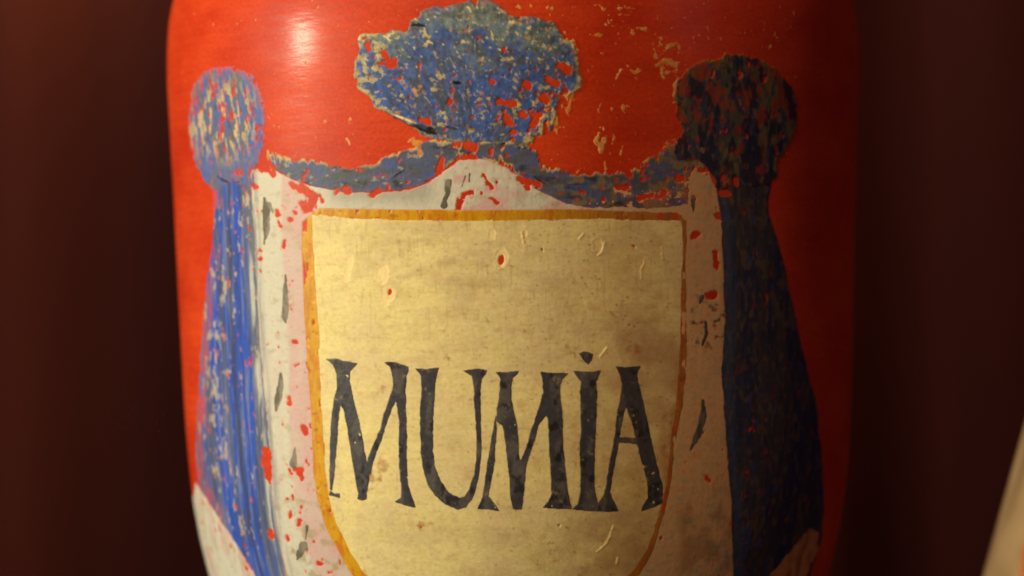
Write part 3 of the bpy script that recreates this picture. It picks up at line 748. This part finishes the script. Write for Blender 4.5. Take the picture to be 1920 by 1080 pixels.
def f_flakes_glint(P):
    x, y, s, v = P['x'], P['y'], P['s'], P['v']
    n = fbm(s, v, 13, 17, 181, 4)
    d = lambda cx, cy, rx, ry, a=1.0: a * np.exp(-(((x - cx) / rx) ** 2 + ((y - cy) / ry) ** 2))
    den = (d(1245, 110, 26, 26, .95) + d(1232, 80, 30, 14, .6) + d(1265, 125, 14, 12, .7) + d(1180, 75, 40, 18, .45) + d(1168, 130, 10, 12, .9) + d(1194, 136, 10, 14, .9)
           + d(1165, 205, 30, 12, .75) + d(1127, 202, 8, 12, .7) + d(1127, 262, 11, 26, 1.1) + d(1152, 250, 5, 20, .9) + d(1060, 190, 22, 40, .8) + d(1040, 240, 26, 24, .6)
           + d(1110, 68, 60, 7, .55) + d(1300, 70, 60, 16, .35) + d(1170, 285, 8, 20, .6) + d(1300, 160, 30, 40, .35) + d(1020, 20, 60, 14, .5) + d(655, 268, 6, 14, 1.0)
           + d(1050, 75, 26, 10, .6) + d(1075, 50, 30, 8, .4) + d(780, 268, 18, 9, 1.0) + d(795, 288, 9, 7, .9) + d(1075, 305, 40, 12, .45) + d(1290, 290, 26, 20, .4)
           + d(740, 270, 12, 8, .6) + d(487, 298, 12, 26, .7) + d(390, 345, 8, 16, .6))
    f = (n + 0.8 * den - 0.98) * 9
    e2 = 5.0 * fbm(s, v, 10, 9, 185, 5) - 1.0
    for st in FLK_GLINT:
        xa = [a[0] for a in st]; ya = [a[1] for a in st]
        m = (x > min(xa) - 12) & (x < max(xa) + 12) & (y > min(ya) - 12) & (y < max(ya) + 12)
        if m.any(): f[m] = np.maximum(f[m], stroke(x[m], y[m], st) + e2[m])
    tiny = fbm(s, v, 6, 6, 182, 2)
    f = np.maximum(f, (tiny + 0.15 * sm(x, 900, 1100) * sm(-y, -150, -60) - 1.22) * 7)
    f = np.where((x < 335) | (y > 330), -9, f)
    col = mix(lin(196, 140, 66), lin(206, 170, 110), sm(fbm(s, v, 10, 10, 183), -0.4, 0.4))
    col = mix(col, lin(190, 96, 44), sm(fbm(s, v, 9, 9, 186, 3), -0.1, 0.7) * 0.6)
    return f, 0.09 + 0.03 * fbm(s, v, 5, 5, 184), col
fk = paint("paint_flakes_and_glint", (340, -40, 1480, 335), f_flakes_glint, M_THICK, jar, "pale ochre flakes left on the red ground, and a painted glint", soft=2.2, under=RED)
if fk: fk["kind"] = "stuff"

# -- the label: cream panel, ochre border
def f_frame(P):
    x, y, s, v = P['x'], P['y'], P['s'], P['v']
    fo = sdpoly(x, y, FRAME); fi = sdpoly(x, y, PANEL)
    wob = 1.1 * fbm(s, v, 22, 22, 201, 2)
    f = np.minimum(fo + wob, 5 - fi)
    c1 = fbm(s, v, 9, 26, 202, 3)
    near = 1.3 * np.exp(-(((x - 568) / 10) ** 2 + ((y - 402) / 22) ** 2)) + 0.6 * np.exp(-(((x - 570) / 6) ** 2 + ((y - 535) / 50) ** 2)) + .35 * sm(-x, -590, -565) * sm(-y, -760, -700)
    near = near + 1.4 * np.exp(-(((x - 708) / 12) ** 2 + ((y - 410) / 3) ** 2))
    f = np.minimum(f, (0.95 - c1 - near) * 9)
    rt = sm(x, 1150, 1270)
    f = np.where(rt > 0, np.minimum(f, fo + wob + 1.0 * rt), f)
    f = np.minimum(f, f * (1 - rt) + rt * (f - 0.6 - 2.2 * fbm(s, v, 12, 40, 208, 3)))
    left = sm(-x, -760, -700)
    col = mix(lin(196, 152, 12), lin(186, 128, 10), sm(fbm(s, v, 12, 40, 203), -0.3, 0.6))
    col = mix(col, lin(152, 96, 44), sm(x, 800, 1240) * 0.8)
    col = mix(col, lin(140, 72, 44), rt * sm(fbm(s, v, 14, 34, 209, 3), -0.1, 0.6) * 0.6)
    col = mix(col, lin(226, 172, 76), sm(fbm(s, v, 8, 14, 204, 3), 0.65, 0.95) * left * 0.7)
    col = mix(col, lin(196, 64, 28), sm(fbm(s, v, 10, 24, 205), 0.4, 0.8) * (0.35 + 0.5 * sm(x, 1100, 1280)))
    col = mix(col, lin(130, 64, 20), sm(fbm(s, v, 14, 6, 206), 0.5, 0.9) * 0.5)
    h = 0.15 + 0.02 * fbm(s, v, 8, 30, 207)
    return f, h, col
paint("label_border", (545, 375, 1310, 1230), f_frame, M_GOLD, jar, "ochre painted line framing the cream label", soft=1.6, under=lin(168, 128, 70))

def ring(x, y, cx, cy, rx, ry, ang=0):   # chip outline: <0 inside
    return -ell(x, y, cx, cy, rx, ry, ang)
def f_panel(P):
    x, y, s, v = P['x'], P['y'], P['s'], P['v']
    f = sdpoly(x, y, PANEL) + 0.9 * fbm(s, v, 18, 14, 221, 3)
    # chips down to the red
    ch = [(940, 488, 5.5, 9.5, 8), (731, 548, 3.2, 5.5, 5), (1188, 462, 2.5, 1.6, 30), (790, 988, 2, 2, 0), (1048, 985, 1.8, 1.8, 0), (1180, 610, 1.6, 1.6, 0), (1017, 468, 1.5, 2, 0)]
    rg = fbm(s, v, 6, 6, 222, 2); sdl = 1.0
    for cx, cy, rx, ry, a in ch:
        f = np.minimum(f, ring(x, y, cx, cy, rx, ry, a) + 0.8 * rg)
    # plates of paint lost before the last repaint: shallow pits with a crisp edge
    pits = [(940, 486, 12, 18, 8), (728, 552, 13, 18, 0), (655, 490, 9, 14, 20), (650, 520, 5, 9, 0), (922, 438, 7, 12, 0), (984, 444, 4, 12, 5), (1122, 462, 8, 16, 0), (720, 512, 11, 22, 0)]
    h = 0.155 + 0.005 * fbm(s, v, 40, 7, 223, 3) + 0.006 * fbm(s, v, 6, 30, 224, 3) + 0.016 * fbm(s, v, 60, 60, 225)
    pitm = np.zeros_like(x); rimm = np.zeros_like(x)
    for cx, cy, rx, ry, a in pits:
        e = ell(x, y, cx, cy, rx, ry, a) + 4.0 * fbm(s, v, 12, 12, 226, 4)
        pitm = np.maximum(pitm, sm(e, -0.8, 1.4)); rimm = np.maximum(rimm, np.exp(-((e + 0.2) / 1.5) ** 2))
    # raised ridges of thick paint
    rid = [[(1186, 455, 1), (1196, 468, 1.5), (1208, 476, 1.2)], [(1208, 486, 1.6), (1206, 498, 2), (1201, 506, 1.8), (1202, 522, 1.6)],
           [(1134, 454, 1), (1128, 472, 1.6), (1122, 478, 1)], [(1150, 986, 1.5), (1142, 1008, 1.8), (1136, 1020, 1.8), (1120, 1034, 1.4)], [(1240, 462, 1), (1242, 486, 1.5)],
           [(1126, 668, 1.2), (1138, 652, 1.2)], [(1094, 438, 1.4), (1086, 448, 1.2)], [(1158, 1046, 2), (1156, 1058, 1.6)], [(978, 436, 1.2), (982, 456, 1.2)]]
    rm = np.zeros_like(x)
    for r in rid:
        rm = np.maximum(rm, sm(stroke(x, y, r) + 0.8 * rg, -1.2, 1.2))
    col = mix(CREAM, lin(212, 204, 156), sm(fbm(s, v, 90, 70, 227), -0.5, 0.6))
    # handled dirt: grey-brown veil across the middle
    veil = sm(fbm(s, v, 70, 36, 228, 4), -0.45, 0.75)
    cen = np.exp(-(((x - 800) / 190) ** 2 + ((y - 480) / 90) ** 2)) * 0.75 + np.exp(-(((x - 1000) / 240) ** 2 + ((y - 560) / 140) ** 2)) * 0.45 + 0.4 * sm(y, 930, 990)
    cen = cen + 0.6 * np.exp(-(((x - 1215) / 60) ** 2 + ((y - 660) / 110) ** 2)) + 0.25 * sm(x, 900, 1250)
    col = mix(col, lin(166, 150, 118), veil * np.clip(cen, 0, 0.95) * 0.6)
    hs = fbm(s, v, 46, 5, 229, 3); vs = fbm(s, v, 5, 42, 230, 3)
    col = mix(col, lin(150, 122, 74), sm(hs, 0.25, 1.0) * 0.12)
    col = mix(col, lin(150, 124, 80), sm(vs, 0.35, 1.0) * 0.30 * sm(-y, -700, -560))
    col = mix(col, lin(242, 226, 164), sm(-hs, 0.3, 1.0) * 0.2)
    g1 = fbm(s, v, 13, 7, 233, 3); g2 = fbm(s, v, 22, 16, 234, 3); g3 = fbm(s, v, 5, 4, 235, 2)
    col = mix(col, lin(206, 176, 136), sm(g2, 0.0, 0.9) * 0.25)
    col = mix(col, lin(208, 196, 118), sm(-g2, 0.0, 0.9) * 0.25)
    col = mix(col, lin(168, 148, 96), sm(g1, 0.2, 1.0) * 0.26)
    col = col * (1 + 0.05 * g3[..., None])
    dot = fbm(s, v, 7, 7, 231, 2)
    col = mix(col, lin(110, 84, 48), sm(dot, 0.88, 1.15) * 0.6 * (0.35 + 0.65 * sm(x, 700, 1200)))
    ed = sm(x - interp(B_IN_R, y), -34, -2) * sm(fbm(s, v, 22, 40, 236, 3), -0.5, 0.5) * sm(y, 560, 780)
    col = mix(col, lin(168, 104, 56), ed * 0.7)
    grime_shade = fbm(s, v, 34, 28, 237, 5)
    col = mix(col, lin(164, 130, 86), sm(0.7 * grime_shade + 1.1 * sm(x, 1020, 1270) * sm(y, 480, 720) + 0.7 * sm(y, 930, 1090) * sm(x, 760, 1150), -0.1, 1.7) * 0.65 * sm(x, 640, 900))  # mottled dirt, plus shade painted in towards the right and lower right
    # brown stains
    stn = [(792, 985, 26, 12), (715, 872, 16, 22), (690, 895, 30, 26), (720, 730, 9, 12), (840, 672, 12, 10), (1262, 820, 26, 70), (1190, 655, 20, 16), (712, 898, 6, 6), (1042, 1053, 16, 7), (1075, 655, 30, 12), (1155, 590, 14, 10)]
    sn = fbm(s, v, 11, 9, 232, 3)
    for k, (cx, cy, rx, ry) in enumerate(stn):
        g = np.exp(-(((x - cx) / rx) ** 2 + ((y - cy) / ry) ** 2))
        c = lin(150, 84, 40) if k not in (5,) else lin(140, 70, 30)
        col = mix(col, c, sm(g + 0.45 * sn, 0.5, 1.15) * 0.6)
    col = mix(col, lin(240, 222, 160), rimm * 0.3 + rm * 0.6)
    col = mix(col, lin(236, 222, 168), pitm * 0.5)
    col = mix(col, lin(120, 92, 50), np.exp(-((pitm - 0.25) / 0.16) ** 2) * sm(x + y, 1400, 1440) * 0.25)
    h = h + 0.035 * rimm - 0.06 * pitm + 0.13 * rm
    return f, h, col
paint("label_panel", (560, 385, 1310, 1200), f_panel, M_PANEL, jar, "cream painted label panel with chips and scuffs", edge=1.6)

# -- lettering
Z1 = lambda p: zc(p, 590, 640, 3.176)
Z2 = lambda p: zc(p, 900, 640, 3.1757)
LETTERS = [
 ("letter M at the left, first of the word", [
  Z1([(70, 105), (130, 103), (180, 118), (262, 128), (235, 158), (212, 180), (212, 240), (240, 370), (268, 480), (290, 590), (310, 700), (330, 760), (325, 850), (312, 900), (315, 940), (285, 948), (255, 938), (258, 890), (235, 770), (215, 640), (195, 510), (170, 400), (150, 370), (135, 290), (130, 190), (110, 140)]),
  Z1([(140, 255), (156, 370), (144, 480), (135, 600), (126, 720), (118, 810), (108, 890), (94, 880), (90, 800), (93, 620), (98, 500), (114, 350)]),
  Z1([(96, 888), (120, 905), (152, 903), (152, 932), (122, 925), (90, 918)]),
  Z1([(470, 255), (500, 330), (470, 390), (440, 460), (410, 560), (380, 640), (350, 720), (335, 800), (315, 760), (318, 690), (345, 620), (390, 520), (410, 440), (440, 350)]),
  Z1([(415, 125), (470, 122), (560, 150), (562, 180), (548, 210), (545, 300), (548, 440), (552, 560), (550, 680), (555, 800), (560, 860), (580, 920), (605, 990), (545, 980), (480, 955), (515, 930), (515, 860), (505, 760), (500, 600), (505, 480), (490, 390), (470, 270), (465, 210), (450, 150)])]),
 ("letter U between the two Ms", [
  Z1([(600, 160), (660, 165), (745, 155), (735, 185), (722, 230), (715, 350), (708, 500), (705, 650), (715, 730), (750, 830), (800, 900), (860, 930), (890, 925), (920, 880), (950, 790), (962, 700), (965, 600), (958, 480), (950, 380), (948, 260), (935, 205), (880, 173), (950, 163), (1032, 170), (1020, 195), (995, 230), (988, 300), (990, 420), (992, 520), (995, 640), (985, 760), (965, 870), (940, 940), (900, 990), (850, 1002), (780, 970), (720, 920), (670, 850), (645, 760), (632, 650), (628, 500), (628, 380), (638, 280), (630, 200)])]),
 ("second letter M, in the middle of the word", [
  Z2([(90, 180), (160, 183), (235, 172), (225, 195), (195, 220), (188, 280), (188, 350), (205, 430), (222, 500), (228, 620), (235, 700), (275, 720), (272, 800), (262, 900), (250, 1000), (195, 1000), (180, 930), (175, 820), (165, 720), (150, 600), (135, 500), (100, 480), (98, 400), (115, 320), (120, 220)]),
  Z2([(92, 440), (100, 520), (92, 620), (88, 720), (70, 820), (52, 920), (75, 950), (112, 1008), (50, 1000), (-15, 998), (-5, 970), (12, 930), (25, 860), (40, 740), (60, 620), (80, 510)]),
  Z2([(375, 300), (405, 350), (395, 440), (350, 500), (325, 590), (300, 660), (275, 740), (265, 820), (235, 770), (245, 700), (275, 630), (300, 540), (330, 450), (355, 380)]),
  Z2([(360, 180), (430, 188), (525, 190), (490, 225), (475, 260), (478, 340), (490, 420), (492, 520), (497, 640), (507, 740), (518, 860), (530, 920), (545, 998), (460, 1000), (370, 990), (405, 955), (425, 910), (422, 800), (415, 680), (408, 560), (405, 460), (375, 400), (375, 300), (372, 220)])]),
 ("dotted letter I", [
  Z2([(555, 175), (620, 180), (718, 173), (708, 205), (692, 240), (697, 330), (693, 450), (688, 560), (683, 700), (680, 860), (688, 910), (700, 950), (700, 1012), (630, 1010), (545, 1000), (580, 970), (595, 900), (598, 760), (590, 640), (600, 520), (598, 400), (592, 300), (600, 240), (575, 210)]),
  Z2([(590, 72), (615, 60), (645, 62), (672, 78), (668, 110), (645, 142), (622, 125)])]),
 ("letter A at the right end of the word", [
  Z2([(845, 250), (868, 400), (845, 480), (832, 560), (822, 640), (800, 740), (785, 820), (775, 900), (795, 950), (825, 1010), (760, 1016), (692, 1012), (702, 960), (735, 915), (750, 850), (765, 740), (785, 640), (800, 560), (812, 450), (830, 340)]),
  Z2([(808, 150), (870, 153), (958, 147), (945, 175), (935, 200), (945, 250), (965, 330), (990, 440), (1015, 560), (1035, 660), (1065, 780), (1090, 870), (1085, 960), (1040, 985), (960, 1010), (968, 975), (1000, 930), (995, 850), (975, 770), (945, 660), (925, 580), (900, 480), (868, 390), (838, 380), (850, 280), (835, 210)]),
  Z2([(815, 572), (880, 570), (945, 575), (948, 615), (880, 606), (810, 602)])]),
]
def f_letter(polys, seed):
    def fn(P):
        x, y, s, v = P['x'], P['y'], P['s'], P['v']
        f = np.full(x.shape, -1e3)
        for p in polys: f = np.maximum(f, sdpoly(x, y, p))
        f = f + 1.5 + 0.85 * fbm(s, v, 9, 9, seed, 3)
        f0 = f.copy()
        f = np.minimum(f, (1.3 - fbm(s, v, 11, 14, seed + 1, 3)) * 8)
        col = mix(INK, lin(88, 88, 90), sm(fbm(s, v, 22, 40, seed + 2, 4), -0.2, 0.7) * 0.8)
        col = mix(col, lin(34, 34, 40), sm(fbm(s, v, 14, 20, seed + 3), 0.2, 0.8) * 0.8)
        col = mix(col, lin(126, 116, 84), sm(fbm(s, v, 9, 9, seed + 4), 0.8, 1.0) * 0.7)
        # worn red rims
        col = mix(col, lin(150, 60, 38), sm(-f0, -2.2, -0.6) * sm(fbm(s, v, 26, 26, seed + 5), 0.3, 0.6) * 0.8)
        h = 0.21 + 0.02 * fbm(s, v, 8, 16, seed + 6)
        return f, h, col
    return fn
for i, (lab, polys) in enumerate(LETTERS):
    xs_ = [a for p in polys for a, b in p]; ys_ = [b for p in polys for a, b in p]
    paint("letter", (min(xs_) - 6, min(ys_) - 6, max(xs_) + 6, max(ys_) + 6), f_letter(polys, 240 + 10 * i), M_INK, jar, lab, edge=1.8, soft=2.2, under=lin(120, 108, 80))

# -- ermine tails on the lining
TAILS = [[(496, 372, 4), (500, 392, 8), (500, 430, 7), (496, 457, 3)], [(506, 380, 3), (512, 398, 3)], [(536, 516, 3), (536, 560, 7), (534, 592, 8), (536, 604, 3)],
         [(527, 700, 3), (526, 725, 8), (521, 752, 8), (519, 768, 4)], [(554, 838, 2), (552, 858, 6), (550, 869, 9)], [(570, 1022, 9), (562, 1040, 8), (558, 1048, 3)],
         [(576, 986, 4), (574, 1010, 3)],
         [(841, 342, 8), (839, 362, 6), (833, 374, 5), (832, 385, 8)], [(880, 326, 3), (880, 340, 4)], [(872, 330, 2), (866, 350, 3)],
         [(1318, 752, 4), (1318, 780, 8), (1306, 820, 7), (1294, 843, 4)], [(1322, 602, 4), (1324, 625, 5), (1316, 648, 3)], [(1298, 375, 6), (1300, 395, 3)], [(1317, 556, 5), (1312, 568, 4)],
         [(1392, 940, 3), (1392, 952, 3)]]
def f_tail(pts, k):
    def fn(P):
        x, y, s, v = P['x'], P['y'], P['s'], P['v']
        f = stroke(x, y, pts) + 1.2 * fbm(s, v, 8, 12, 320 + k, 2)
        col = mix(lin(92, 92, 84), lin(128, 124, 116), sm(fbm(s, v, 10, 24, 340 + k), -0.3, 0.5))
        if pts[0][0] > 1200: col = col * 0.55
        return f, 0.16 + 0.01 * fbm(s, v, 6, 16, 360 + k), col
    return fn
for k, t in enumerate(TAILS[:-1]):
    xs_ = [a[0] for a in t]; ys_ = [a[1] for a in t]
    paint("ermine_tail", (min(xs_) - 14, min(ys_) - 14, max(xs_) + 14, max(ys_) + 14), f_tail(t, k), M_FLAT, jar)

# ---------------------------------------------------------------- the cream jar cut by the right edge
nj = bpy.data.objects.new("cream_jar", None); COL.objects.link(nj)
nj.location = (0.0987, -0.125, 0)
nj["label"] = "out of focus pale cream jar at the lower right edge, with an orange spot"
nj["category"] = "jar"
# profile in metres; the flare crosses the lower right of the frame
nzs = [0, 0.003, 0.008, 0.015, 0.024, ZC - 0.0657, ZC - 0.0516, ZC - 0.0414, ZC - 0.0203, ZC - 0.0078, ZC - 0.0016, ZC + 0.0031, ZC + 0.007, ZC + 0.0094, ZC + 0.0106]
nrs = [0.030, 0.032, 0.0325, 0.034, 0.0365, 0.0378, 0.0348, 0.0318, 0.0256, 0.0218, 0.0192, 0.0156, 0.0117, 0.0063, 0.0016]
zq = np.linspace(0, nzs[-1], 160)
rq = np.interp(zq, nzs, nrs); kk = np.exp(-0.5 * (np.arange(-6, 7) / 2.5) ** 2); kk /= kk.sum()
rq = np.convolve(np.pad(rq, 6, mode='edge'), kk, 'valid')
lathe("body", rq, zq, M_CREAM, nj, seg=160)
# a painted orange spot on it
def spot(ang, z, ra, rb):
    n = 40; vs = []
    rings = 6
    for k in range(rings + 1):
        for j in range(n):
            a = 2 * math.pi * j / n; w_ = 1 + 0.12 * math.sin(3 * a) + 0.08 * math.sin(5 * a + 1)
            u = ra * k / rings * math.cos(a) * w_; vv = rb * k / rings * math.sin(a) * w_
            zz = z + vv; r = np.interp(zz, zq, rq); t = ang + u / r
            hgt = 0.00025 if k < rings else -0.0002
            vs.append(((r + hgt) * math.sin(t), -(r + hgt) * math.cos(t), zz))
    fl = []
    for k in range(rings):
        for j in range(n):
            j2 = (j + 1) % n; fl += [k * n + j, k * n + j2, (k + 1) * n + j2, (k + 1) * n + j]
    mesh_obj("painted_spot", np.array(vs), np.array(fl), np.full(len(fl) // 4, 4), M_ORANGE, nj)
spot(math.radians(-62), ZC - 0.0392, 0.0022, 0.0034)
